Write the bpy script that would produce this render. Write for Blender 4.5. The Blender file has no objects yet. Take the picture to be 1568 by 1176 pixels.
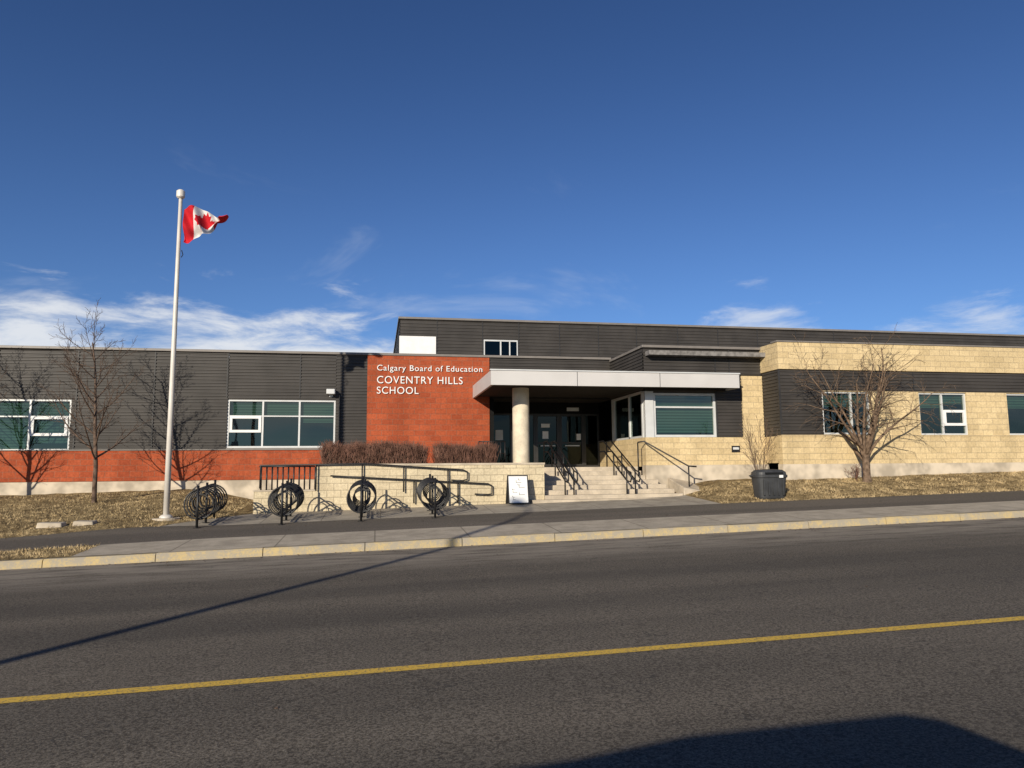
import bpy, math, random
from mathutils import Vector, Matrix
random.seed(7)
S=bpy.context.scene
S.view_settings.view_transform='Standard'
S.view_settings.look='None'
S.view_settings.exposure=0
# ------------------------------------------------------------------ helpers
def link(o,parent=None):
    S.collection.objects.link(o)
    if parent: o.parent=parent
    return o
def empty(name):
    e=bpy.data.objects.new(name,None); return link(e)
def mesh(name,verts,faces,mats,parent=None,mi=None,smooth=False,uv=None):
    m=bpy.data.meshes.new(name); m.from_pydata(verts,[],faces)
    if not isinstance(mats,(list,tuple)): mats=[mats]
    for k in mats: m.materials.append(k)
    if mi:
        for p,i in zip(m.polygons,mi): p.material_index=i
    if smooth:
        for p in m.polygons: p.use_smooth=True
    m.update()
    return link(bpy.data.objects.new(name,m),parent)
class MB:
    def __init__(s): s.v=[];s.f=[];s.mi=[]
    def box(s,x0,x1,y0,y1,z0,z1,m=0):
        b=len(s.v)
        s.v+=[(x0,y0,z0),(x1,y0,z0),(x1,y1,z0),(x0,y1,z0),(x0,y0,z1),(x1,y0,z1),(x1,y1,z1),(x0,y1,z1)]
        for f in ((0,3,2,1),(4,5,6,7),(0,1,5,4),(1,2,6,5),(2,3,7,6),(3,0,4,7)):
            s.f.append(tuple(b+i for i in f)); s.mi.append(m)
    def hexa(s,pts,m=0):
        b=len(s.v); s.v+=pts
        for f in ((0,3,2,1),(4,5,6,7),(0,1,5,4),(1,2,6,5),(2,3,7,6),(3,0,4,7)):
            s.f.append(tuple(b+i for i in f)); s.mi.append(m)
    def quad(s,a,b_,c,d,m=0):
        b=len(s.v); s.v+=[a,b_,c,d]; s.f.append((b,b+1,b+2,b+3)); s.mi.append(m)
    def tube(s,pts,rs,n=8,m=0,closed=False,caps=True):
        pts=[Vector(p) for p in pts]
        if not isinstance(rs,(list,tuple)): rs=[rs]*len(pts)
        b=len(s.v); N=len(pts); prev=None
        for i,p in enumerate(pts):
            if closed: d=pts[(i+1)%N]-pts[i-1]
            elif i==0: d=pts[1]-pts[0]
            elif i==N-1: d=pts[-1]-pts[-2]
            else: d=(pts[i+1]-pts[i]).normalized()+(pts[i]-pts[i-1]).normalized()
            if d.length<1e-9: d=Vector((0,0,1))
            d.normalize()
            if prev is None:
                a=Vector((0,0,1)) if abs(d.z)<.9 else Vector((1,0,0))
                u=d.cross(a).normalized()
            else:
                u=(prev-d*prev.dot(d))
                if u.length<1e-6: u=d.orthogonal()
                u.normalize()
            prev=u; w=d.cross(u)
            for k in range(n):
                t=2*math.pi*k/n
                s.v.append(tuple(p+(u*math.cos(t)+w*math.sin(t))*rs[i]))
        for i in range(N if closed else N-1):
            j=(i+1)%N
            for k in range(n):
                k2=(k+1)%n
                s.f.append((b+i*n+k,b+i*n+k2,b+j*n+k2,b+j*n+k)); s.mi.append(m)
        if caps and not closed:
            s.f.append(tuple(b+k for k in range(n))[::-1]); s.mi.append(m)
            s.f.append(tuple(b+(N-1)*n+k for k in range(n))); s.mi.append(m)
    def make(s,name,mats,parent=None,smooth=False,bevel=0):
        o=mesh(name,s.v,s.f,mats,parent,s.mi,smooth)
        if bevel:
            b=o.modifiers.new('b','BEVEL'); b.width=bevel; b.segments=2; b.limit_method='ANGLE'
        return o
def box(name,x0,x1,y0,y1,z0,z1,mat,parent=None,bevel=0):
    m=MB(); m.box(x0,x1,y0,y1,z0,z1); return m.make(name,mat,parent,bevel=bevel)
# ------------------------------------------------------------------ materials
class NT:
    def __init__(s,nt): s.nt=nt; s.n=nt.nodes; s.l=nt.links
    def node(s,t,**k):
        n=s.n.new(t)
        for a,b in k.items(): setattr(n,a,b)
        return n
    def inp(s,n,i,v):
        if v is None: return
        if isinstance(v,bpy.types.NodeSocket): s.l.new(v,n.inputs[i])
        else: n.inputs[i].default_value=v
    def math(s,op,a,b=None,c=None,clamp=False):
        n=s.node('ShaderNodeMath',operation=op,use_clamp=clamp)
        s.inp(n,0,a); s.inp(n,1,b); s.inp(n,2,c); return n.outputs[0]
    def mr(s,v,a,b,c=0.,d=1.,smooth=True):
        n=s.node('ShaderNodeMapRange',interpolation_type='SMOOTHSTEP' if smooth else 'LINEAR')
        s.inp(n,0,v); s.inp(n,1,a); s.inp(n,2,b); s.inp(n,3,c); s.inp(n,4,d); return n.outputs[0]
    def noise(s,vec,scale,detail=4,rough=.55,dist=0):
        n=s.node('ShaderNodeTexNoise'); s.inp(n,'Vector',vec); n.inputs['Scale'].default_value=scale
        n.inputs['Detail'].default_value=detail; n.inputs['Roughness'].default_value=rough
        n.inputs['Distortion'].default_value=dist; return n.outputs['Fac']
    def mix(s,f,a,b,blend='MIX'):
        n=s.node('ShaderNodeMix',data_type='RGBA',blend_type=blend)
        s.inp(n,0,f)
        for i,v in ((6,a),(7,b)):
            if isinstance(v,(tuple,list)): v=tuple(v)+(1,) if len(v)==3 else v
            s.inp(n,i,v)
        return n.outputs[2]
    def mapping(s,vec,scale):
        n=s.node('ShaderNodeMapping'); s.inp(n,'Vector',vec); n.inputs['Scale'].default_value=scale; return n.outputs[0]
def newmat(name,rough=.8,spec=.3,metal=0):
    m=bpy.data.materials.new(name); m.use_nodes=True
    t=NT(m.node_tree); b=t.n['Principled BSDF']
    b.inputs['Roughness'].default_value=rough
    b.inputs['Specular IOR Level'].default_value=spec
    b.inputs['Metallic'].default_value=metal
    co=t.node('ShaderNodeTexCoord').outputs['Object']
    return m,t,b,co
def bump(t,b,h,strength=.3,dist=.02):
    n=t.node('ShaderNodeBump'); n.inputs['Strength'].default_value=strength; n.inputs['Distance'].default_value=dist
    t.inp(n,'Height',h); t.l.new(n.outputs[0],b.inputs['Normal'])
def plain(name,col,rough=.6,spec=.4,metal=0,var=.15,scale=3.):
    m,t,b,co=newmat(name,rough,spec,metal)
    f=t.mr(t.noise(co,scale,2),.3,.7)
    c=t.mix(f,tuple(x*(1-var) for x in col),tuple(x*(1+var) for x in col))
    t.l.new(c,b.inputs['Base Color']); return m
def bricky(name,c1,c2,mortar,bw,bh,ms,rough_bump=.5,stain=.12):
    m,t,b,co=newmat(name,.9,.15)
    sp=t.node('ShaderNodeSeparateXYZ'); t.l.new(co,sp.inputs[0])
    cx=t.node('ShaderNodeCombineXYZ'); t.inp(cx,0,t.math('ADD',sp.outputs[0],sp.outputs[1])); t.inp(cx,1,sp.outputs[2])
    br=t.node('ShaderNodeTexBrick'); t.l.new(cx.outputs[0],br.inputs['Vector'])
    br.inputs['Color1'].default_value=c1+(1,); br.inputs['Color2'].default_value=c2+(1,); br.inputs['Mortar'].default_value=mortar+(1,)
    br.inputs['Scale'].default_value=1; br.inputs['Brick Width'].default_value=bw; br.inputs['Row Height'].default_value=bh
    br.inputs['Mortar Size'].default_value=ms; br.inputs['Mortar Smooth'].default_value=.3; br.inputs['Bias'].default_value=0
    n1=t.noise(co,14,3,.7); n2=t.noise(t.mapping(co,(1,1,.35)),1.3,3)
    c=t.mix(t.mr(n1,.3,.7),(1-stain*1.2,)*3,(1+stain*.6,)*3)
    col=t.mix(1.,br.outputs['Color'],c,'MULTIPLY')
    col=t.mix(1.,col,t.mix(t.mr(n2,.3,.7),(1-stain,)*3,(1+stain*.5,)*3),'MULTIPLY')
    t.l.new(col,b.inputs['Base Color'])
    h=t.math('ADD',t.math('MULTIPLY',br.outputs['Fac'],-.7),t.math('MULTIPLY',n1,rough_bump*1.4))
    bump(t,b,h,.6,.02)
    return m
M={}
M['siding']=plain('dark_metal_siding',(.052,.047,.043),.5,.3,0,.14,1.2)
M['trim']=plain('dark_trim',(.032,.031,.031),.5,.4)
M['coping']=plain('coping_metal',(.20,.18,.16),.45,.5,0,.08)
M['brick']=bricky('red_brick',(.43,.100,.042),(.34,.074,.032),(.32,.13,.08),.39,.2,.009,.4,.16)
M['stone']=bricky('yellow_split_block',(.70,.55,.315),(.60,.465,.26),(.48,.38,.24),.4,.2,.008,.9,.12)
M['cream']=bricky('cream_split_block',(.70,.60,.41),(.62,.52,.35),(.44,.37,.25),.4,.2,.009,.8,.16)
M['base']=plain('base_concrete',(.52,.45,.35),.9,.2,0,.25,2.)
M['alu']=plain('aluminium_frame',(.62,.63,.62),.4,.5,.1,.05)
M['white']=plain('white_paint',(.80,.80,.78),.5,.4,0,.04)
M['black']=plain('black_steel',(.012,.012,.013),.45,.5,0,.2,8)
M['dark']=plain('dark_interior',(.010,.011,.012),.8,.2)
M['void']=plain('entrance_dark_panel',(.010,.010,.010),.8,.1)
M['frame_dk']=plain('door_frame',(.03,.028,.026),.4,.5)
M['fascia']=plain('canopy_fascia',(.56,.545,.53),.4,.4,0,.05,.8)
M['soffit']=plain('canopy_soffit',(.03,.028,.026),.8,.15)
M['roof']=plain('roof_gravel',(.2,.19,.18),.95,.1,0,.3,6)
M['red']=plain('flag_red',(.52,.015,.025),.8,.2,0,.08)
M['flagwhite']=plain('flag_white',(.70,.68,.66),.8,.2,0,.05)
M['pole']=plain('flagpole_paint',(.66,.62,.56),.4,.5,0,.06)
M['bark']=plain('bark',(.115,.08,.06),.95,.1,0,.4,9)
M['bark2']=plain('bark_light',(.165,.115,.08),.95,.1,0,.4,9)
M['twig']=plain('hedge_twig',(.15,.080,.058),.95,.1,0,.45,5)
M['binplastic']=plain('bin_plastic',(.045,.047,.05),.5,.4,0,.2,4)
M['vanpaint']=plain('van_paint',(.25,.27,.3),.3,.5,.3,.05)
m,t,b,co=newmat('window_blind',.7,.2)
w=t.node('ShaderNodeTexWave',wave_type='BANDS',bands_direction='Z'); t.l.new(co,w.inputs['Vector']); w.inputs['Scale'].default_value=3.2
t.l.new(t.mix(w.outputs['Fac'],(.08,.13,.11),(.28,.36,.32)),b.inputs['Base Color']); M['blind']=m
def glassmat(name,tint,refl):
    m=bpy.data.materials.new(name); m.use_nodes=True; t=NT(m.node_tree); t.n.clear()
    out=t.node('ShaderNodeOutputMaterial'); tr=t.node('ShaderNodeBsdfTransparent'); tr.inputs[0].default_value=tint+(1,)
    gl=t.node('ShaderNodeBsdfGlossy'); gl.inputs['Roughness'].default_value=.02; gl.inputs[0].default_value=(.85,1,.93,1)
    fr=t.node('ShaderNodeFresnel'); fr.inputs[0].default_value=1.5
    f=t.math('ADD',fr.outputs[0],refl,clamp=True)
    co=t.node('ShaderNodeTexCoord').outputs['Object']
    bn=t.node('ShaderNodeBump'); bn.inputs['Strength'].default_value=.12; bn.inputs['Distance'].default_value=.05
    t.inp(bn,'Height',t.noise(co,.9,1)); t.l.new(bn.outputs[0],gl.inputs['Normal'])
    mx=t.node('ShaderNodeMixShader'); t.inp(mx,0,f); t.l.new(tr.outputs[0],mx.inputs[1]); t.l.new(gl.outputs[0],mx.inputs[2]); t.l.new(mx.outputs[0],out.inputs[0])
    return m
M['glass']=glassmat('window_glass',(.32,.43,.38),.05)
M['darkglass']=glassmat('dark_glass',(.05,.055,.055),-.015)
def asphalt(name,lo,hi,streak=True):
    m,t,b,co=newmat(name,.92,.12)
    fine=t.noise(co,42,3,.9)
    st=t.noise(t.mapping(co,(.10,1.0,1)),1.0,3,.5)
    v=t.node('ShaderNodeTexVoronoi'); t.l.new(co,v.inputs['Vector']); v.inputs['Scale'].default_value=42
    c=t.mix(t.mr(fine,.38,.62),lo,hi)
    c=t.mix(t.math('MULTIPLY',t.mr(v.outputs['Distance'],.0,.28,1,0),.55),c,tuple(x*2.3 for x in hi))
    c=t.mix(1.,c,t.mix(t.mr(st,.35,.65),(.86,.86,.86),(1.09,1.08,1.06)),'MULTIPLY')
    if streak:
        sp=t.node('ShaderNodeSeparateXYZ'); t.l.new(co,sp.inputs[0])
        Y=sp.outputs[1]
        edge=t.mr(Y,11.2,14.0,0.,1.)
        n=t.mr(t.noise(t.mapping(co,(.35,1.6,1)),2.2,4,.65),.28,.62)
        c=t.mix(t.math('MULTIPLY',t.math('MULTIPLY',edge,n),.8),c,tuple(x*1.6 for x in hi))
        for yc,s_ in ((8.3,.22),(10.3,.28),(3.7,.3),(1.9,.3)):
            w=t.mr(t.math('ABSOLUTE',t.math('SUBTRACT',Y,yc)),.1,.8,s_,0)
            c=t.mix(w,c,(.055,.052,.047))
        nz=t.noise(co,.44,5,.6)
        line=t.mr(t.math('ABSOLUTE',t.math('SUBTRACT',nz,.5)),.0005,.0018,1,0)
        c=t.mix(t.math('MULTIPLY',line,.5),c,(.035,.035,.035))
    t.l.new(c,b.inputs['Base Color'])
    bump(t,b,fine,.6,.01)
    return m
M['asphalt']=asphalt('road_asphalt',(.072,.062,.050),(.215,.188,.150))
M['path']=asphalt('path_asphalt',(.095,.083,.068),(.20,.175,.145),False)
def concrete(name,c0,joint=1.5,yj=True):
    m,t,b,co=newmat(name,.9,.15)
    n=t.noise(co,2.2,4,.65); f=t.noise(co,50,3,.8)
    c=t.mix(t.mr(n,.3,.7),tuple(x*.78 for x in c0),tuple(x*1.1 for x in c0))
    c=t.mix(1.,c,t.mix(t.mr(f,.3,.7),(.84,.84,.84),(1.08,1.08,1.08)),'MULTIPLY')
    if joint:
        sp=t.node('ShaderNodeSeparateXYZ'); t.l.new(co,sp.inputs[0])
        fx=t.math('ABSOLUTE',t.math('SUBTRACT',t.math('FRACT',t.math('DIVIDE',t.math('ADD',sp.outputs[0],100.37),joint)),.5))
        j=t.mr(fx,.488,.496)
        if yj:
            fy=t.math('ABSOLUTE',t.math('SUBTRACT',t.math('FRACT',t.math('DIVIDE',t.math('ADD',sp.outputs[1],.5),joint)),.5))
            j=t.math('MAXIMUM',j,t.mr(fy,.488,.496))
        c=t.mix(t.math('MULTIPLY',j,.65),c,tuple(x*.3 for x in c0))
    t.l.new(c,b.inputs['Base Color']); bump(t,b,f,.3,.006)
    return m
M['walk']=concrete('sidewalk_concrete',(.47,.41,.32),1.93,False)
M['plaza']=concrete('plaza_concrete',(.40,.355,.285),1.5)
M['step']=concrete('step_concrete',(.56,.48,.37),0)
M['column']=concrete('column_concrete',(.74,.65,.50),0)
m,t,b,co=newmat('kerb_faded_yellow',.85,.2)
n=t.noise(co,3.5,4,.7); n2=t.noise(co,30,3,.7)
f=t.mr(t.math('ADD',t.math('MULTIPLY',n,.6),t.math('MULTIPLY',n2,.4)),.42,.62)
t.l.new(t.mix(f,(.36,.32,.25),(.53,.41,.20)),b.inputs['Base Color']); M['kerb']=m
m,t,b,co=newmat('yellow_line_paint',.8,.2)
n=t.mr(t.noise(co,40,3,.8),.36,.52)
t.l.new(t.mix(n,(.26,.20,.10),(.74,.48,.08)),b.inputs['Base Color']); M['yellow']=m
m,t,b,co=newmat('dry_grass',.95,.05)
n=t.noise(co,1.1,3,.6); n2=t.noise(co,24,3,.85); n3=t.noise(co,4.2,4,.65)
c=t.mix(t.mr(n,.35,.65),(.32,.235,.125),(.47,.355,.19))
c=t.mix(t.mr(n3,.45,.64),c,(.17,.125,.07))
c=t.mix(1.,c,t.mix(t.mr(n2,.3,.7),(.42,.42,.42),(1.3,1.28,1.2)),'MULTIPLY')
t.l.new(c,b.inputs['Base Color']); bump(t,b,n2,.9,.06); M['grass']=m
M['blade']=plain('dry_grass_blade',(.47,.36,.20),.95,.05,0,.5,2)
# ------------------------------------------------------------------ terrain
def lerp(a,b,t): return a+(b-a)*t
def ss(a,b,x):
    t=max(0,min(1,(x-a)/(b-a))); return t*t*(3-2*t)
def prof(pts,y):
    if y<=pts[0][0]: return pts[0][1]
    for (a,b),(c,d) in zip(pts,pts[1:]):
        if y<=c: return b+(d-b)*(y-a)/(c-a)
    return pts[-1][1]
PL=[(15.1,.15),(18.6,.31),(20.5,.56),(27,1.12),(60,1.3)]
PP=[(15.1,.15),(19.5,.33),(22,.45),(27,.6),(60,1.3)]
PR=[(15.1,.15),(19.5,.33),(22.3,.84),(27,1.0),(60,1.3)]
def SL(x): return .0236*max(-60,min(60,x))
def g(x,y):
    wl=1-ss(-6.5,-3.4,x); wr=ss(9.2,11.2,x)
    r=prof(PL,y)*wl+prof(PP,y)*(1-wl-wr)+prof(PR,y)*wr
    return SL(x)+r
def pn(x): return lerp(16.1,17.0,ss(-10,-3,x))
def pf(x): return lerp(18.4,19.5,ss(-10,-4,x))
def strip(name,xa,xb,ya,yb,ny,mat,zf,nx=None,bump_=0):
    nx=nx or 120
    v=[];f=[]
    for j in range(ny+1):
        s=j/ny
        x0=xa(s) if callable(xa) else xa; x1=xb(s) if callable(xb) else xb
        for i in range(nx+1):
            x=lerp(x0,x1,i/nx)
            y0=ya(x) if callable(ya) else ya; y1=yb(x) if callable(yb) else yb
            y=lerp(y0,y1,s)
            z=zf(x,y)
            if bump_ and 0<i<nx and 0<j<ny: z+=random.uniform(-bump_,bump_)
            v.append((x,y,z))
    for j in range(ny):
        for i in range(nx):
            a=j*(nx+1)+i; f.append((a,a+1,a+nx+2,a+nx+1))
    return mesh(name,v,f,mat,smooth=True)
rz=lambda x,y: SL(x)
XL,XR=-45,70
strip('ground',-500,500,-500,500,2,M['grass'],lambda x,y:SL(x)-.35,nx=100)
strip('road',XL,XR,-3.2,15.0,2,M['asphalt'],rz)
strip('road_center_line',XL,XR,6.09,6.23,1,M['yellow'],lambda x,y:SL(x)+.004)
xl=lambda s: lerp(-5.2,-3.45,min(1,s*3))
strip('asphalt_path',XL,XR,pn,pf,8,M['path'],g,nx=230)
strip('sidewalk',-5.6,XR,15.2,pn,4,M['walk'],g,nx=150)
strip('boulevard_grass',XL,-5.6,15.2,pn,5,M['grass'],g,nx=80,bump_=.008)
strip('lawn',XL,xl,pf,27.3,26,M['grass'],g,nx=130,bump_=.02)
strip('entrance_plaza',xl,9.6,pf,27.3,26,M['plaza'],g,nx=60)
strip('lawn',9.6,XR,pf,27.3,26,M['grass'],g,nx=170,bump_=.02)
def kerb(name,ya,yb,flip=False):
    m=MB(); x=-44.59
    while x<69:
        a,b=x+.008,x+1.922
        za,zb=SL(a),SL(b)
        if not flip:
            prof_=[(ya,-.05),(ya+.015,.12),(ya+.045,.152),(yb,.152),(yb,-.05)]
        else:
            prof_=[(yb,-.05),(yb-.015,.12),(yb-.045,.152),(ya,.152),(ya,-.05)]
        n=len(prof_); b0=len(m.v)
        dj=random.uniform(-.005,.005)
        for (X,Z) in ((a,za),(b,zb)):
            for (y,z) in prof_: m.v.append((X,y,Z+z+dj))
        for i in range(n):
            j=(i+1)%n; m.f.append((b0+i,b0+n+i,b0+n+j,b0+j)); m.mi.append(0)
        m.f.append(tuple(b0+i for i in range(n))); m.mi.append(0)
        m.f.append(tuple(b0+n+i for i in range(n))[::-1]); m.mi.append(0)
        x+=1.93
    return m.make(name,M['kerb'])
kerb('kerb',15.0,15.2)
kerb('kerb',-3.4,-3.2,True)
strip('sidewalk',XL,XR,-5.2,-3.4,2,M['walk'],lambda x,y:SL(x)+.15)
strip('lawn',XL,XR,-40,-5.2,10,M['grass'],lambda x,y:SL(x)+.15+(-5.2-y)*.03,nx=60)
def tufts(name,n,fx,h=.07):
    v=[];f=[]
    for _ in range(n):
        x,y=fx()
        z=g(x,y)-.01
        for k in range(3):
            a=random.uniform(0,math.tau); w=random.uniform(.004,.010); hh=h*random.uniform(.3,1.1)
            px=x+random.uniform(-.04,.04); py=y+random.uniform(-.04,.04)
            lx=random.uniform(-.06,.06); ly=random.uniform(-.06,.06)
            b=len(v)
            v+= [(px-math.cos(a)*w,py-math.sin(a)*w,z),(px+math.cos(a)*w,py+math.sin(a)*w,z),(px+lx,py+ly,z+hh)]
            f.append((b,b+1,b+2))
    mesh(name,v,f,M['blade'])
def fl():
    s=random.random()
    x=random.uniform(-16,-4); x=min(x,xl(s)-.08+random.uniform(0,.06)); return x,lerp(pf(x)-.02,26.6,s)
def frr():
    x=random.uniform(9.65,27); return x,lerp(pf(x)-.03,22.2,random.random()**1.1)
def fb():
    x=random.uniform(-14,-5.6); return x,random.uniform(15.23,pn(x)+.03)
tufts('grass_tufts',11000,fl); tufts('grass_tufts',11000,frr); tufts('grass_tufts',2500,fb)
# fine dark grit along the gutter and a few leaves on the path
m=MB(); rr=random.Random(12)
for k in range(330):
    if k<270: x=rr.uniform(-9,20); y=15.0-abs(rr.gauss(0,.22))-.03; z=SL(x); s=rr.uniform(.006,.018)
    elif k<276: x=rr.uniform(-4,10); y=rr.uniform(4.,14.); z=SL(x); s=rr.uniform(.008,.014)
    else: x=rr.uniform(-9,18); y=rr.uniform(17.3,19.3); z=g(x,y); s=rr.uniform(.008,.02)
    p=[(x-s,y-s,z+.004),(x+s,y-s*rr.random(),z+.004),(x+s*rr.random(),y+s,z+.004),(x-s,y+s*.6,z+.004)]
    q=[(a+rr.uniform(-.3,.3)*s,b_+rr.uniform(-.3,.3)*s,c+s*rr.uniform(.2,.5)) for a,b_,c in p]
    m.hexa(p+q,0)
m.make('road_grit',[M['bark']])
# ------------------------------------------------------------------ school building
B=empty('school_building')
def siding(m,x0,x1,y,z0,z1,pitch=.115,axis='x',mi=0):
    pts=[]; z=z0
    d=.028
    while z<z1-1e-6:
        for dz,o in ((0,0),(.30,0),(.42,d),(.88,d)):
            zz=z+dz*pitch
            if zz<z1: pts.append((zz,o))
        z+=pitch
    pts.append((z1,0))
    b=len(m.v)
    for (zz,o) in pts:
        if axis=='x': m.v+=[(x0,y-o,zz),(x1,y-o,zz)]
        else: m.v+=[(y-o,x0,zz),(y-o,x1,zz)]
    for i in range(len(pts)-1):
        m.f.append((b+2*i,b+2*i+1,b+2*i+3,b+2*i+2)); m.mi.append(mi)
def segs(x0,x1,z0,z1,ops):
    out=[]; x=x0
    for (a,b,c,d) in sorted(ops):
        if a>x: out.append((x,a,z0,z1))
        aa=max(a,x0)
        if c>z0: out.append((aa,b,z0,c))
        if d<z1: out.append((aa,b,d,z1))
        x=b
    if x<x1: out.append((x,x1,z0,z1))
    return out
def window(name,x0,x1,z0,z1,y,vm=(),hm=(),blind=.5,sash=None,fw=.06):
    m=MB(); Y0=y+.02; Y1=y+.12
    m.box(x0,x1,y-.035,y+.2,z0-.05,z0,1)
    m.box(x0,x0+fw,Y0,Y1,z0,z1); m.box(x1-fw,x1,Y0,Y1,z0,z1)
    m.box(x0+fw,x1-fw,Y0,Y1,z0,z0+fw); m.box(x0+fw,x1-fw,Y0,Y1,z1-fw,z1)
    for v in vm: m.box(v-fw/2,v+fw/2,Y0+.003,Y1-.003,z0+fw,z1-fw)
    xs=[x0+fw]+sorted(vm)+[x1-fw]
    for h in hm:
        for a,b in zip(xs,xs[1:]):
            m.box(a+(fw/2 if a in vm else 0),b-(fw/2 if b in vm else 0),Y0+.006,Y1-.006,h-fw*.35,h+fw*.35)
    if sash:
        a,b,c,d=sash; k=.09
        m.box(a,b,Y0-.02,Y0+.04,c,c+k,2); m.box(a,b,Y0-.02,Y0+.04,d-k,d,2)
        m.box(a,a+k,Y0-.02,Y0+.04,c+k,d-k,2); m.box(b-k,b,Y0-.02,Y0+.04,c+k,d-k,2)
    m.quad((x0+.01,y+.08,z0+.01),(x1-.01,y+.08,z0+.01),(x1-.01,y+.08,z1-.01),(x0+.01,y+.08,z1-.01),3)
    m.box(x0-.1,x1+.1,y+1.6,y+1.65,z0-.4,z1+.4,4)
    m.box(x0-.1,x1+.1,y+.21,y+1.6,z1+.01,z1+.05,4); m.box(x0-.1,x1+.1,y+.21,y+1.6,z0-.1,z0-.02,4)
    m.box(x0-.05,x0-.01,y+.21,y+1.6,z0,z1,4); m.box(x1+.01,x1+.05,y+.21,y+1.6,z0,z1,4)
    if blind>0:
        k=0
        for a,b in zip([x0+.03]+sorted(vm),sorted(vm)+[x1-.03]):
            bl=min(1,blind*(1+(.0,-.25,.12,-.1)[k%4])); k+=1
            zb=z1-(z1-z0)*bl
            m.quad((a+.01,y+.17,zb),(b-.01,y+.17,zb),(b-.01,y+.17,z1),(a+.01,y+.17,z1),5)
    return m.make(name,[M['alu'],M['coping'],M['white'],M['glass'],M['dark'],M['blind']],B)
LW=27.0; X0=-45
wins=[(-12.9-2.4,-10.18,2.30,4.03),(-5.16,-1.47,2.38,4.08)]
far=[(-22.5,-18.8,2.3,4.03),(-30,-26,2.3,4.03)]
m=MB()
for s in segs(X0,-.36,2.3,5.74,far+wins): siding(m,s[0],s[1],LW,s[2],s[3])
m.make('siding_left_wing',M['siding'],B)
m=MB()
for xj in (-12.5,-10.04,-7.59,-5.2,-2.72,-17.4,-24.6):
    for a,b in ((4.13,5.74),) if -5.3<xj<-1.4 or xj in(-12.5,) else ((2.3,5.74),):
        m.box(xj-.02,xj+.02,LW-.036,LW-.0005,a,b)
m.make('siding_joints',M['trim'],B)
box('brick_base',X0,-.36,LW-.06,LW+.2,1.27,2.30,M['brick'],B)
box('concrete_base',X0,9,LW-.03,LW+.3,-1.2,1.268,M['base'],B)
box('brick_wall_panel',-.36,4.13,LW-.07,LW+.25,1.272,5.74,M['brick'],B)
box('roof_coping',X0,8.9,LW-.11,LW+.3,5.742,5.83,M['coping'],B,.01)
box('brick_ledge',X0,-.365,LW-.1,LW-.02,2.301,2.335,M['coping'],B)
window('window',-15.3,-10.18,2.30,4.03,LW,(-13.9,-12.7,-11.45),(3.45,),.95,(-11.4,-10.27,2.8,3.45))
window('window',-5.16,-1.47,2.38,4.08,LW,(-3.97,-2.72),(3.5,),.42,(-5.08,-4.02,2.92,3.5))
window('window',-22.5,-18.8,2.3,4.03,LW,(-21.3,-20.),(3.45,),.8)
window('window',-30,-26,2.3,4.03,LW,(-28.6,-27.3),(3.45,),.8)
box('roof',X0,9.3,LW+.3,33.2,5.45,5.6,M['roof'],B)
box('roof',8.95,60,23.0,33.2,5.35,5.5,M['roof'],B)
m=MB(); siding(m,4.13,8.9,LW,4.7,5.74); m.make('siding_entrance',M['siding'],B)
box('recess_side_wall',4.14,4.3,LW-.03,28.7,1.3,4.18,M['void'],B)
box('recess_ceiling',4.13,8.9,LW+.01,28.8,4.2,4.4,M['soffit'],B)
EY=28.5; m=MB()
def fr(x0,x1,z0,z1,w=.07,mt=0,dy=0):
    m.box(x0,x0+w,EY-.05-dy,EY+.05,z0,z1,mt); m.box(x1-w,x1,EY-.05-dy,EY+.05,z0,z1,mt)
    m.box(x0+w,x1-w,EY-.05-dy,EY+.05,z0,z0+w,mt); m.box(x0+w,x1-w,EY-.05-dy,EY+.05,z1-w,z1,mt)
fr(4.31,5.25,1.63,3.75); fr(5.252,6.2,1.63,3.75); fr(6.202,7.18,1.64,3.75,.1,0,.02); fr(7.184,8.2,1.64,3.75,.1,0,.02); fr(8.204,8.84,1.63,3.75)
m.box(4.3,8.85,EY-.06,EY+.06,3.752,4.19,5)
for xa,xb in ((6.302,7.08),(7.284,8.10)):
    m.box(xa,xb,EY-.03,EY+.03,2.55,2.62,0)
    m.box((xa+xb)/2-.3,(xa+xb)/2+.3,EY-.12,EY-.08,2.45,2.49,2)
m.quad((4.31,EY,1.63),(8.84,EY,1.63),(8.84,EY,3.75),(4.31,EY,3.75),1)
m.box(6.5,6.74,EY-.012,EY-.006,2.75,3.05,3); m.box(7.9,8.08,EY-.012,EY-.006,2.7,2.95,3); m.box(6.45,6.8,EY-.012,EY-.006,3.2,3.35,3); m.box(4.6,4.9,EY-.012,EY-.006,2.7,3.1,3)
m.box(4.3,8.9,EY+1.8,EY+1.85,1.5,4.3,4)
m.box(7.5,8.0,EY-.075,EY-.062,3.86,4.0,2)
m.make('entrance_doors',[M['frame_dk'],M['darkglass'],M['alu'],M['white'],M['dark'],M['void']],B)
m=MB()
m.box(3.5,11.9,22.5,22.58,4.20,4.66,0)
m.box(3.5,3.58,22.582,26.9,4.20,4.66,0); m.box(11.82,11.9,22.582,23.35,4.20,4.66,0)
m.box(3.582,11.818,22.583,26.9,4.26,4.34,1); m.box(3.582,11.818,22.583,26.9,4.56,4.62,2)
m.box(3.47,11.93,22.47,22.60,4.661,4.70,4)
for xj in (6.3,9.1): m.box(xj-.008,xj+.008,22.496,22.4995,4.2,4.66,3)
m.make('entrance_canopy',[M['fascia'],M['soffit'],M['roof'],M['trim'],M['alu']],B)
m=MB(); m.tube([(4.74,24,1.6),(4.74,24,1.75)],.34,40,0); m.tube([(4.74,24,1.75),(4.74,24,4.26)],.28,40,0)
o=m.make('round_column',M['column'],B,smooth=True)
e=o.modifiers.new('e','EDGE_SPLIT'); e.split_angle=.8
BY=23.4
m=MB()
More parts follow.
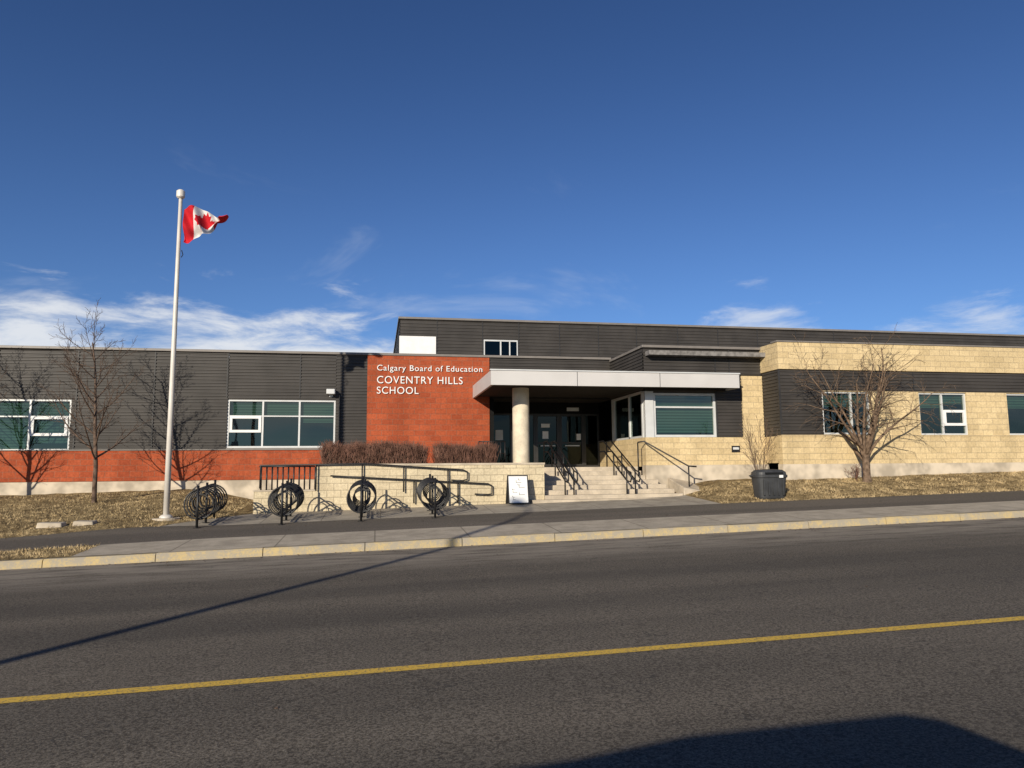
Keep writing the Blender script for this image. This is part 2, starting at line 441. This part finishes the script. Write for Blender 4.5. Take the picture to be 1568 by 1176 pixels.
for s in segs(8.88,12.42,2.6,4.75,[(8.9,11.46,2.6,4.11)]): siding(m,s[0],s[1],BY,s[2],s[3])
siding(m,8.88,13.2,BY,4.75,5.64)
siding(m,BY,LW,8.88,4.2,5.64,axis='y')
m.make('siding_bay',M['siding'],B)
m=MB(); m.box(11.46,11.5,BY-.037,BY-.001,2.6,5.64); m.box(11.98,12.02,BY-.037,BY-.0015,4.2,5.64); m.make('siding_joints',M['trim'],B)
box('stone_base_bay',8.86,13.3,BY-.06,BY+.25,1.66,2.59,M['stone'],B)
box('stone_base_bay_side',8.86,9.1,BY+.252,28.5,1.62,2.59,M['stone'],B)
box('concrete_base',8.84,13.3,BY-.09,BY+.25,-.2,1.658,M['base'],B)
box('stone_pilaster',12.43,13.21,BY-.05,BY+.2,2.592,4.72,M['stone'],B)
m=MB(); m.box(8.82,13.25,BY-.1,BY+.2,5.642,5.73); m.box(8.82,9.1,BY+.202,LW-.12,5.642,5.73); m.make('roof_coping',M['coping'],B,bevel=.01)
window('window',9.2,11.46,2.6,4.1,BY,(),(3.62,),.9,None,.08)
m=MB(); m.box(8.89,9.19,BY-.03,BY+.2,2.592,4.15,0)
m.box(8.87,8.95,BY+.2,BY+.3,2.6,4.18,0); m.box(8.87,8.95,24.9,25.0,2.6,4.18,0); m.box(8.87,8.95,26.6,26.9,2.6,4.18,0)
m.box(8.87,8.95,BY+.3,26.6,2.592,2.66,0); m.box(8.87,8.95,BY+.3,26.6,4.1,4.18,0)
m.quad((8.92,26.6,2.65),(8.92,BY+.3,2.65),(8.92,BY+.3,4.1),(8.92,26.6,4.1),1)
m.box(9.4,9.45,BY+.2,27,2.4,4.2,2)
m.make('bay_side_window',[M['alu'],M['glass'],M['dark']],B)
RY=22.3; RX=13.22; RE=62
ops=[(14.77,16.56,2.64,4.10),(18.46,20.36,2.62,4.10),(22.0,23.9,2.62,4.10),(27,29,2.62,4.10),(33,35,2.62,4.10)]
box('stone_parapet',RX-.04,RE,RY-.08,RY+.25,4.83,5.74,M['stone'],B)
box('stone_parapet_return',RX-.04,RX+.25,RY+.252,24.6,4.83,5.74,M['stone'],B)
box('roof_coping',RX-.07,RE,RY-.11,RY+.3,5.742,5.80,M['coping'],B,.01)
m=MB()
siding(m,RX,RE,RY,4.12,4.82)
siding(m,RX,14.77,RY,2.62,4.12)
siding(m,RY,BY-.06,RX,2.62,4.82,axis='y')
m.make('siding_right_wing',M['siding'],B)
m=MB(); m.box(RX-.035,RX+.03,RY-.035,RY+.02,2.62,4.82)
for xj in (18.3,24.5): m.box(xj-.02,xj+.02,RY-.037,RY-.001,4.12,4.82)
m.make('siding_joints',M['trim'],B)
m=MB()
for s in segs(14.77,RE,2.62,4.118,ops): m.box(s[0]+.0005,s[1]-.0005,RY-.04,RY+.2,s[2],s[3])
m.make('stone_wall_right_wing',M['stone'],B)
box('stone_base_right_wing',RX-.03,RE,RY-.07,RY+.2,1.66,2.618,M['stone'],B)
box('concrete_base',RX-.05,RE,RY-.1,RY+.2,-.2,1.658,M['base'],B)
box('stone_sill_course',RX-.035,RE,RY-.085,RY-.03,2.56,2.625,M['stone'],B)
for i,(a,b_,c,d) in enumerate(ops):
    vm=(a+(b_-a)*(.62 if i==0 else .5),)
    window('window',a,b_,c,d,RY,vm,(),.35,(vm[0]+.03,b_-.05,2.95,3.5) if i!=0 else None)
box('return_wall',RX,RX+.2,RY+.25,BY,1.7,2.6,M['stone'],B)
UY=33
m=MB(); siding(m,.99,60,UY,5.4,8.36,.15); siding(m,UY,52,.99,5.4,8.36,.15,axis='y')
m.make('siding_upper_block',M['siding'],B)
m=MB()
for k,xj in enumerate([2.65,4.74,6.45,8.4,10.3,12.2,14.3,16.4,18.5,20.6,22.7,24.8]): m.box(xj-.02,xj+.02,UY-.036,UY-.0005,5.4,8.36)
m.make('siding_joints',M['trim'],B)
m=MB(); m.box(.9,60,UY-.1,UY+.2,8.362,8.46); m.box(.9,1.2,UY+.202,52,8.362,8.46); m.make('roof_coping',M['coping'],B,bevel=.01)
box('roof',1.2,60,UY+.2,52,8.1,8.2,M['roof'],B)
box('white_panel',.95,2.6,UY-.05,UY-.03,6.75,7.58,M['white'],B)
m=MB(); m.box(4.8,6.39,UY-.05,UY-.03,6.5,7.5,0)
for a,b_ in ((4.85,5.55),(5.62,5.98),(6.04,6.34)): m.quad((a,UY-.055,6.6),(b_,UY-.055,6.6),(b_,UY-.055,7.43),(a,UY-.055,7.43),1)
m.make('clerestory_window',[M['alu'],M['darkglass']],B)
m=MB()
for a,b_ in ((4.85,5.55),(5.62,5.98),(6.04,6.34)): m.box(a,b_,UY-.0535,UY-.0515,6.6,7.43)
m.make('clerestory_backing',M['dark'],B)
box('back_wall',X0,60,52,52.3,-1,8.1,M['siding'],B)
box('end_wall',X0-.2,X0,LW,52,-1,5.6,M['siding'],B)
m=MB(); m.box(-1.78,-1.48,LW-.33,LW-.03,4.28,4.46); m.box(-1.7,-1.56,LW-.03,LW,4.2,4.5); m.make('wall_light',M['alu'],B,bevel=.02)
m=MB(); m.box(11.95,12.25,BY-.085,BY-.062,2.08,2.3,0); m.box(11.99,12.21,BY-.09,BY-.0855,2.17,2.25,1); m.make('address_plaque',[M['black'],M['alu']],B)
m=MB(); m.tube([(-1.33,LW-.07,2.34),(-1.33,LW-.07,4.25)],.03,8); m.make('conduit',M['trim'],B)
def text(name,body,x0,x1,z0,hcap,parent,sp_=1.1):
    c=bpy.data.curves.new(name,'FONT'); c.body=body; c.size=hcap/.70; c.extrude=.015; c.offset=0; c.space_character=sp_
    o=bpy.data.objects.new(name,c); link(o,parent); o.rotation_euler=(math.pi/2,0,0)
    bpy.context.view_layer.update()
    w=o.dimensions.x
    o.scale=((x1-x0)/w,1,1); o.location=(x0,LW-.105,z0)
    c.materials.append(M['white'])
text('lettering_board','Calgary Board of Education',-.03,3.84,5.18,.21,B,1.12)
text('lettering_name','COVENTRY HILLS',-.03,3.10,4.71,.27,B,1.12)
text('lettering_school','SCHOOL',-.03,1.48,4.33,.26,B,1.12)
# ------------------------------------------------------------------ retaining wall, steps
m=MB()
m.box(-1.7,5.06,22.0,22.25,.1,1.70,0); m.box(-1.7,-1.45,22.252,26.9,.1,1.70,0); m.box(4.8,5.06,22.252,24.3,.1,1.70,0)
m.box(-1.72,5.08,21.98,22.27,1.702,1.76,1)
m.box(-3.42,-1.702,22.0,22.25,-.1,.99,0); m.box(-3.44,-1.703,21.98,22.27,.992,1.03,1)
m.box(-3.42,-3.17,22.252,24.5,-.1,.99,0)
m.make('stone_retaining_wall',[M['cream'],M['step']])
m=MB(); m.box(-1.448,4.798,22.252,26.92,.5,1.615); m.box(4.8,8.84,24.315,28.45,.5,1.62); m.box(4.802,4.81,24.302,24.31,.5,1.6); m.box(-1.4,4.79,26.0,26.92,1.616,1.62)
m.make('entrance_landing',M['step'])
box('planter_soil',-1.44,4.4,22.26,25.6,1.616,1.64,M['grass'])
m=MB()
for i in range(7):
    y0=22.0+.33*i; z=.62+ (i+1)*(1.62-.62)/7
    xr=9.55-.14*i if y0<BY-.12 else 8.82
    m.box(5.075,xr,y0,y0+.3295,.2,z-.0)
m.make('entrance_steps',M['step'],bevel=.012)
m=MB()
m.box(4.6,9.75,21.68,21.99,.3,.64)
m.make('step_footing',M['step'])
m=MB(); m.hexa([(9.58,22.0,.3),(10.4,22.0,.3),(10.4,23.28,.3),(9.58,23.28,.3),(9.58,22.0,.95),(10.4,22.0,.8),(10.4,23.28,1.1),(9.58,23.28,1.25)])
m.make('step_side_block',M['step'],bevel=.02)
# ------------------------------------------------------------------ railings
def rail(name,paths,r=.022):
    m=MB()
    for p in paths: m.tube(p,r,8)
    return m.make(name,M['black'],smooth=True)
paths=[[(-3.24,21.9,1.08),(-3.24,21.9,1.73),(-.3,21.9,1.76),(2.55,21.9,1.56),(2.68,21.9,1.50),(2.68,21.9,1.28),(2.55,21.9,1.24),(2.2,21.9,1.26)],
 [(-1.3,21.9,1.42),(-.3,21.9,1.36),(3.3,21.9,1.14),(3.42,21.9,1.08),(3.42,21.9,.84),(3.3,21.9,.82),(2.9,21.9,.84)]]
for x,z in ((-1.7,1.75),(-.4,1.76),(.8,1.68),(2.1,1.59)): paths.append([(x,21.9,z),(x,21.9,z-.75)])
for x in (-.3,1.1,2.4): paths.append([(x,21.9,1.3-.05*x),(x,21.9,.62-.02*x)])
for k in range(11): paths.append([(-3.24+k*.15,22.1,1.03),(-3.24+k*.15,22.1,1.68)])
paths.append([(-3.3,22.1,1.7),(-1.75,22.1,1.7)])
rail('ramp_railing',paths)
for X in (5.75,7.75):
    ps=[]
    for dx in (0,.28):
        x=X+dx
        ps.append([(x,25.0,1.62),(x,25.0,2.5),(x,24.5,2.52),(x,22.1,1.5),(x,21.75,1.44),(x,21.72,1.25),(x,21.8,1.15),(x,22.1,1.18),(x,24.4,2.15),(x,25.0,2.15)])
        ps.append([(x,22.15,.7),(x,22.15,1.5)]); ps.append([(x,23.4,1.2),(x,23.4,2.05)])
    rail('stair_railing',ps,.024)
rail('wall_handrail',[[(8.55,23.25,2.42),(8.75,23.2,2.45),(9.9,22.3,1.62),(10.15,22.25,1.6)],[(8.55,23.25,2.42),(8.55,23.25,1.3)],[(9.9,22.3,1.6),(9.9,22.3,.9)]],.024)
ps=[[(3.4,24.6,2.5),(4.3,24.6,2.5)],[(3.4,24.6,2.1),(4.3,24.6,2.1)]]
for k in range(7): ps.append([(3.4+.15*k,24.6,1.62),(3.4+.15*k,24.6,2.5)])
rail('landing_railing',ps,.02)
# ------------------------------------------------------------------ bicycle racks (helical coil on posts)
for X in (-4.25,-2.28,-.36,1.50):
    ya,yb=19.05,20.95; za,zb=g(X,ya),g(X,yb); m=MB()
    def zz(y): return lerp(za,zb,(y-ya)/(yb-ya))
    for yy in (ya,(ya+yb)/2,yb):
        z0=zz(yy)
        m.tube([(X,yy,z0-.02),(X,yy,z0+1.02)],.03,10); m.tube([(X,yy,z0),(X,yy,z0+.012)],.09,12)
    m.tube([(X,ya,za+.90),(X,yb,zb+.90)],.022,8)
    m.tube([(X,ya,za+.2),(X,yb,zb+.2)],.02,8)
    for (R,turns,r_,sg) in ((.36,7,.019,1),(.21,5,.015,-1)):
        pts=[];n=turns*24
        for i in range(n+1):
            a=sg*math.tau*i/24; y=ya+.03+(yb-ya-.06)*i/n
            pts.append((X+math.sin(a)*R,y,zz(y)+.55+math.cos(a)*R))
        m.tube(pts,r_,6)
    m.make('bicycle_rack',M['black'],smooth=True)
# ------------------------------------------------------------------ notice board (A-frame)
m=MB(); x0,x1=3.84,4.46; yb=21.62; zg=g(4.1,21.5)
def lean(x,t,off): return (x,yb-.22+.20*t+off,zg+.03+.84*t)
def slab(xa,xb,ta,tb,o0,o1,mi):
    m.hexa([lean(xa,ta,o0),lean(xb,ta,o0),lean(xb,ta,o1),lean(xa,ta,o1),lean(xa,tb,o0),lean(xb,tb,o0),lean(xb,tb,o1),lean(xa,tb,o1)],mi)
slab(x0,x1,.0,1,0,.03,0); slab(x0+.03,x1-.03,.04,.96,-.004,-.001,1)
rr=random.Random(4)
for k in range(9):
    a=rr.uniform(.08,.35); c=.14+.085*k
    slab(x0+a,x0+a+rr.uniform(.06,.2),c,c+.012,-.008,-.005,2)
    slab(x0+a,x0+a+.01,c,c+rr.uniform(.03,.1),-.0095,-.0085,2)
m.hexa([(x0,yb+.3,zg),(x1,yb+.3,zg),(x1,yb+.33,zg),(x0,yb+.33,zg),(x0,yb+.01,zg+.86),(x1,yb+.01,zg+.86),(x1,yb+.04,zg+.86),(x0,yb+.04,zg+.86)],0)
m.make('notice_board',[M['black'],M['white'],M['frame_dk']])
# ------------------------------------------------------------------ litter bin
m=MB(); cx,cy=11.35,19.95; zg=g(cx,cy)-.02
def ring(w,d,z,n=32,p=4.):
    r=[]
    for i in range(n):
        a=math.tau*i/n; c,s=math.cos(a),math.sin(a)
        r.append((cx+w/2*math.copysign(abs(c)**(2/p),c),cy+d/2*math.copysign(abs(s)**(2/p),s),z))
    return r
rings=[ring(.80,.52,zg),ring(.82,.54,zg+.05),ring(.93,.62,zg+.60),ring(.99,.68,zg+.61),ring(1.0,.69,zg+.68),ring(.95,.63,zg+.69),ring(.92,.60,zg+.77),ring(.74,.46,zg+.83),ring(.3,.2,zg+.85)]
b0=len(m.v)
for r in rings: m.v+=r
for j in range(len(rings)-1):
    for i in range(32):
        k=(i+1)%32; m.f.append((b0+j*32+i,b0+j*32+k,b0+(j+1)*32+k,b0+(j+1)*32+i)); m.mi.append(0)
m.f.append(tuple(b0+(len(rings)-1)*32+i for i in range(32))); m.mi.append(0)
for k in range(5): m.box(cx-.34+.15*k,cx-.31+.15*k,cy-.325,cy-.26,zg+.1,zg+.56,0)
m.box(cx-.28,cx+.28,cy-.33,cy-.30,zg+.70,zg+.76,2); m.box(cx+.14,cx+.26,cy-.36,cy-.29,zg+.60,zg+.68,1)
m.tube([(cx-.47,cy,zg+.66),(cx-.56,cy,zg+.66),(cx-.56,cy+.1,zg+.66)],.02,8)
m.make('litter_bin',[M['binplastic'],M['white'],M['dark']],bevel=.006)
# ------------------------------------------------------------------ concrete blocks
for (a,b_,yy,h) in ((-8.05,-7.42,19.62,.13),(-7.28,-6.75,19.70,.12)):
    zz_=g(a,yy); m=MB()
    m.hexa([(a,yy,zz_-.1),(b_,yy-.05,zz_-.1),(b_,yy+.3,zz_-.1),(a,yy+.35,zz_-.1),(a+.03,yy+.03,zz_+h),(b_-.05,yy,zz_+h-.02),(b_-.03,yy+.28,zz_+h),(a+.04,yy+.3,zz_+h)])
    m.make('concrete_block',M['base'],bevel=.03)
# ------------------------------------------------------------------ flagpole + flag
F=empty('flagpole'); fx,fy=-5.33,20.5; fz=g(fx,fy)
m=MB(); m.tube([(fx,fy,fz-.05),(fx,fy,fz+3),(fx,fy,fz+6),(fx,fy,9.0)],[.078,.068,.056,.042],20)
m.tube([(fx,fy,fz-.02),(fx,fy,fz+.06),(fx,fy,fz+.10)],[.17,.16,.10],24); m.make('pole',M['pole'],F,smooth=True)
m=MB(); m.tube([(fx,fy,8.96),(fx,fy,9.0),(fx,fy,9.16),(fx,fy,9.2)],[.07,.11,.11,.06],24); o=m.make('truck_cap',M['pole'],F)
m=MB(); m.tube([(fx+.07,fy-.06,fz+1.2),(fx+.06,fy-.05,9.0)],.006,5); m.tube([(fx+.1,fy-.06,7.5),(fx+.14,fy-.06,7.38),(fx+.1,fy-.06,7.3)],.012,5); m.make('halyard',M['black'],F)
m=MB(); m.tube([(fx,fy,fz-.15),(fx,fy,fz+.015)],.34,28); m.make('footing',M['base'],F)
LEAF=[(0,.5),(.08,.34),(.19,.39),(.155,.16),(.25,.24),(.28,.18),(.42,.2),(.37,.09),(.44,.04),(.22,-.14),(.25,-.24),(.02,-.2),(.02,-.45)]
LEAF=LEAF+[(-x,y) for x,y in LEAF[::-1][:-1]]
def inleaf(x,y):
    c=False; n=len(LEAF)
    for i in range(n):
        (x1,y1),(x2,y2)=LEAF[i],LEAF[i-1]
        if (y1>y)!=(y2>y) and x<(x2-x1)*(y-y1)/(y2-y1)+x1: c=not c
    return c
NU,NV=150,80; v=[];f=[];mi=[]
def flagpt(u,w):
    top=Vector((fx+.10+1.20*u,0,8.66+.10*math.sin(u*5.6)-.12*u-.04*u*u))
    bot=Vector((fx+.12+.84*u**.9+.26*u**3,0,7.74+.10*math.sin(u*3.4)+.80*u**2.8-.05*math.sin(u*13)))
    p=bot.lerp(top,w)
    p.x+= .05*math.sin(w*6+u*5)*u+.02*math.sin(u*19+w*7)*u
    p.z+= .03*math.sin(u*16+w*5)*u
    p.y=fy-.05+ .17*math.sin(u*9+w*3.2)*(.2+u)+.07*math.sin(u*19+w*7+.6)+.07*(1-w)*math.sin(w*10+u*3)
    return tuple(p)
for j in range(NV+1):
    for i in range(NU+1): v.append(flagpt(i/NU,j/NV))
for j in range(NV):
    for i in range(NU):
        a=j*(NU+1)+i; f.append((a,a+1,a+NU+2,a+NU+1))
        u=(i+.5)/NU; w=(j+.5)/NV
        lx=(u-.5)*2/ .98; ly=(w-.5)/ .98
        mi.append(0 if (u<.25 or u>.75 or inleaf(lx,ly)) else 1)
mesh('flag',v,f,[M['red'],M['flagwhite']],F,mi,True)
# ------------------------------------------------------------------ trees
def rot_dir(d,ang,az):
    d=d.normalized(); o=d.orthogonal().normalized(); o=Matrix.Rotation(az,3,d)@o
    return (Matrix.Rotation(ang,3,o)@d).normalized()
def grow(m,p,d,L,r,depth,P,rnd):
    n=P['seg'][min(depth,len(P['seg'])-1)]
    pts=[p.copy()];rs=[r]; dirs=[d.copy()]
    q=p.copy();dd=d.copy()
    for i in range(n):
        j=P['jit']
        dd=(dd+Vector((rnd.uniform(-j,j),rnd.uniform(-j,j),rnd.uniform(-j,j)))+Vector((0,0,P['up'][min(depth,len(P['up'])-1)]))).normalized()
        q=q+dd*(L/n); pts.append(q.copy()); dirs.append(dd.copy())
        rs.append(max(P['rmin'],r*(1-(i+1)/n*(1-P['taper']))))
    m.tube(pts,rs,[8,6,4,3,3][min(depth,4)],0,caps=False)
    if depth>=P['depth']: return
    k=P['kids'][min(depth,len(P['kids'])-1)]
    lo=P['start'][min(depth,len(P['start'])-1)]
    az=rnd.uniform(0,6)
    for c in range(k):
        t=lo+(1-lo)*(c+rnd.random()*.8)/k
        fi=min(n-1e-6,t*n); i=int(fi); pos=pts[i].lerp(pts[i+1],fi-i)
        az+=2.4+rnd.uniform(-.4,.4)
        nd=rot_dir(dirs[i+1],rnd.uniform(*P['ang'][min(depth,len(P['ang'])-1)]),az)
        ll=L*P['lr'][min(depth,len(P['lr'])-1)]*rnd.uniform(.7,1.15)*(1-.45*t if depth==0 else 1-.25*t)
        grow(m,pos,nd,ll,max(P['rmin'],rs[i]*P['rr']),depth+1,P,rnd)
def tree(name,x,y,P,seed,mat,stems=None):
    rnd=random.Random(seed); m=MB(); z=g(x,y)-.05
    if stems is None:
        grow(m,Vector((x,y,z)),Vector((0.02,0,1)),P['h'],P['r'],0,P,rnd)
    else:
        m.tube([(x,y,z),(x,y,z+.25),(x+.02,y,z+stems['h'])],[P['r']*1.35,P['r'],P['r']*.9],9,0,caps=False)
        for i in range(stems['n']):
            az=math.tau*i/stems['n']+rnd.uniform(-.3,.3); a=lerp(stems['ang'][0],stems['ang'][1],((i*5)%stems['n']+rnd.random())/stems['n'])
            d=Vector((math.sin(a)*math.cos(az),math.sin(a)*math.sin(az),math.cos(a)))
            hh=stems['h']*rnd.uniform(stems.get('lo',.35),1)
            grow(m,Vector((x,y,z+hh)),d,stems['L']*rnd.uniform(.85,1.08)*(1+.12*math.cos(a)),P['r']*rnd.uniform(.4,.6),1,P,rnd)
    return m.make(name,mat,smooth=True)
PA=dict(h=5.1,r=.075,seg=[9,7,5,4],jit=.09,up=[.03,.07,.05,.03],taper=.25,rmin=.0045,depth=3,kids=[24,7,5],start=[.24,.2,.15],ang=[(.75,1.15),(.4,.8),(.4,.8)],lr=[.47,.42,.45],rr=.5)
tree('bare_tree',-8.27,24.0,PA,3,M['bark'])
PA2=dict(PA); PA2.update(h=4.9,kids=[22,7,5])
tree('bare_tree',-12.6,24.9,PA2,11,M['bark'])
PB=dict(h=4.5,r=.12,seg=[6,9,6,5],jit=.13,up=[.02,.015,-.03,-.06],taper=.2,rmin=.0045,depth=4,kids=[0,10,4,2],start=[.3,.30,.2,.1],ang=[(.5,.9),(.4,1.0),(.4,.9),(.3,.8)],lr=[.5,.40,.55,.6],rr=.5)
tree('bare_tree',15.7,21.5,PB,5,M['bark2'],dict(n=11,h=1.1,ang=(.08,1.0),L=2.95,lo=.6))
PC=dict(h=1.5,r=.02,seg=[4,5,4],jit=.12,up=[.05,.06,.03],taper=.25,rmin=.004,depth=3,kids=[0,6,3],start=[.3,.3,.2],ang=[(.4,.7),(.3,.7),(.3,.7)],lr=[.5,.4,.5],rr=.6)
tree('bare_shrub',12.0,21.6,PC,8,M['bark2'],dict(n=9,h=.15,ang=(.1,.55),L=1.6))
PD=dict(PC); 
tree('bare_shrub',15.5,21.75,PD,9,M['twig'],dict(n=8,h=.1,ang=(.1,.9),L=.4))
# ------------------------------------------------------------------ hedge (loose twiggy bushes)
def hedge(name,x0,x1,y0,y1,z0,z1,n,seed):
    rnd=random.Random(seed); m=MB()
    def top(x): return z1+.06*math.sin(x*3.1+seed)+.05*math.sin(x*7.7)-.10*ss(.25,0,min(x-x0,x1-x))
    for _ in range(n):
        x=rnd.uniform(x0,x1);y=rnd.uniform(y0,y1)
        l=rnd.uniform(.2,.5)
        zt=min(top(x)+rnd.gauss(0,.075),z0+rnd.random()**.6*(z1-z0)+.14)
        dx,dy=rnd.uniform(-.45,.45)*l,rnd.uniform(-.45,.45)*l
        r=rnd.uniform(.003,.0065)
        m.tube([(x,y,max(z0,zt-l)),(x+dx*.5,y+dy*.5,zt-l*.4),(x+dx,y+dy,zt)],[r*1.3,r,r*.5],3,0,caps=False)
    N=30
    for k in range(N):
        xa=lerp(x0+.12,x1-.12,k/N); xb=lerp(x0+.12,x1-.12,(k+1)/N); h=top((xa+xb)/2)-.32
        m.box(xa,xb+.001,y0+.2,y1-.2,z0,h+rnd.uniform(-.08,.05),1)
    m.make(name,[M['twig'],M['bark']])
hedge('hedge',-1.65,1.55,22.9,24.3,1.6,2.42,6800,1)
hedge('hedge',1.85,3.75,22.9,24.0,1.6,2.36,4000,2)
# ------------------------------------------------------------------ street lamp behind the viewer
m=MB(); lx,ly=-10.55,-4.1; lz=SL(lx)+.15
m.tube([(lx,ly,lz),(lx,ly,lz+4),(lx,ly,9.3)],[.12,.095,.07],14)
m.tube([(lx,ly,lz),(lx,ly,lz+.35),(lx,ly,lz+.4)],[.2,.18,.12],14)
m.tube([(lx,ly,9.2),(lx+.05,ly+.5,9.75),(lx+.1,ly+1.3,9.95),(lx+.15,ly+2.0,9.95)],[.065,.055,.05,.045],10)
m.box(lx-.02,lx+.3,ly+1.95,ly+2.7,9.86,10.02)
m.box(lx-.25,lx+.25,ly+.1,ly+.14,3.0,3.6)
m.make('street_lamp',M['alu'])
# ------------------------------------------------------------------ parked van behind the viewer
V=empty('parked_van')
side=[(-3.0,.35),(-3.05,1.0),(-2.95,1.75),(-2.6,1.93),(-1.9,1.97),(-1.28,2.05),(.1,2.08),(.35,2.02),(.9,1.72),(1.55,1.28),(2.4,1.12),(2.62,.9),(2.66,.45),(2.5,.33)]
m=MB(); n=len(side); ya,yb=-2.55,-.66
for (y,ins) in ((ya,0),(yb,0)):
    for (x,z) in side: m.v.append((x,y+(.12 if y==ya else -.0)*(1 if z>1.3 else 0),z))
m.f.append(tuple(range(n))); m.f.append(tuple(range(n,2*n))[::-1]); m.mi+=[0,0]
for i in range(n):
    j=(i+1)%n; m.f.append((i,j,n+j,n+i)[::-1]); m.mi.append(0)
m.make('body',M['vanpaint'],V,bevel=.05)
m=MB()
for (a,b_) in ((-2.7,-1.5),(-1.4,-.3),(-.2,.75)):
    m.hexa([(a,-.658,1.2),(b_+(.3 if b_>.5 else 0),-.658,1.2),(b_+(.3 if b_>.5 else 0),-.651,1.2),(a,-.651,1.2),(a,-.658,1.8),(b_-.05,-.658,1.8),(b_-.05,-.651,1.8),(a,-.651,1.8)],0)
m.make('side_windows',M['frame_dk'],V)
m=MB()
for wx in (-2.1,1.65):
    for wy in (-2.5,-.75): m.tube([(wx,wy-.11,.33),(wx,wy+.11,.33)],.33,24)
m.make('wheels',M['black'],V)
# ------------------------------------------------------------------ camera
c=math.radians(10.5); th=math.atan(.115); ro=.008
fwd=Vector((math.sin(c)*math.cos(th),math.cos(c)*math.cos(th),math.sin(th)))
r0=Vector((math.cos(c),-math.sin(c),0)); u0=r0.cross(fwd)
up=(u0+r0*ro).normalized(); rt=(r0-u0*ro).normalized()
cam=bpy.data.cameras.new('camera'); co_=bpy.data.objects.new('camera',cam); link(co_)
R=Matrix((rt,up,-fwd)).transposed().to_4x4(); R.translation=Vector((0,0,1.6)); co_.matrix_world=R
cam.sensor_width=36; cam.lens=1120/1568*36; cam.clip_end=3000; cam.clip_start=.05
S.camera=co_
# ------------------------------------------------------------------ sun and sky
el=math.radians(19); sx,sy=-.534,-.845
sd=Vector((sx*math.cos(el),sy*math.cos(el),math.sin(el))).normalized()
sun=bpy.data.lights.new('sun','SUN'); sun.energy=5.0; sun.angle=math.radians(.5); sun.color=(1,.90,.74)
so=bpy.data.objects.new('sun',sun); link(so); so.rotation_euler=sd.to_track_quat('Z','Y').to_euler(); so.location=(0,0,30)
W=bpy.data.worlds.new("World"); S.world=W; W.use_nodes=True
t=NT(W.node_tree); t.n.clear()
out=t.node('ShaderNodeOutputWorld'); bg=t.node('ShaderNodeBackground'); bg.inputs[1].default_value=.07
sk=t.node('ShaderNodeTexSky',sky_type='NISHITA'); sk.sun_disc=False; sk.sun_elevation=el; sk.sun_rotation=math.atan2(sx,sy)%math.tau
sk.altitude=1100; sk.air_density=1.0; sk.dust_density=.1; sk.ozone_density=2.0
tc=t.node('ShaderNodeTexCoord').outputs['Generated']
sp=t.node('ShaderNodeSeparateXYZ'); t.l.new(tc,sp.inputs[0])
az=t.math('MULTIPLY',t.math('ARCTAN2',sp.outputs[0],sp.outputs[1]),57.2958)
elv=sp.outputs[2]
def bumpf(c0,w): return t.mr(t.math('ABSOLUTE',t.math('SUBTRACT',az,c0)),0,w,1,0)
top=t.math('ADD',.125,t.math('MULTIPLY',t.mr(az,14,-4),.088))
top=t.math('ADD',top,t.math('MULTIPLY',bumpf(29,9),.10))
top=t.math('ADD',top,t.math('MULTIPLY',bumpf(43,9),.07))
vec=t.mapping(tc,(1,1,3.4))
n1=t.noise(vec,8.5,6,.62,.4)
dens=t.math('ADD',t.math('MULTIPLY',t.math('SUBTRACT',top,elv),19),t.math('MULTIPLY',t.math('SUBTRACT',n1,.5),4.2))
dens=t.mr(dens,-.2,1.3)
dens=t.math('MULTIPLY',dens,t.mr(az,12,24,1.,.72))
w2=t.noise(t.mapping(tc,(1,1,2.4)),4.2,5,.62,.6)
wisp=t.math('MULTIPLY',t.mr(w2,.56,.80),t.mr(elv,.45,.24,0,.32))
wisp=t.math('MULTIPLY',wisp,t.mr(az,60,-20,.25,1.))
dens=t.math('MAXIMUM',dens,wisp)
dens=t.math('MULTIPLY',dens,t.mr(elv,.02,.08))
cl=t.mix(t.mr(n1,.35,.6),(8.0,9.1,11.),(11.2,11.6,12.2))
skc=t.mix(1.,sk.outputs[0],(.64,.90,1.38),'MULTIPLY')
skc=t.mix(1.,skc,t.mix(t.mr(elv,.2,.62),(1.08,1.06,1.02),(.82,.84,.84)),'MULTIPLY')
col=t.mix(t.math('MULTIPLY',dens,.92),skc,cl)
t.l.new(col,bg.inputs[0]); t.l.new(bg.outputs[0],out.inputs[0])
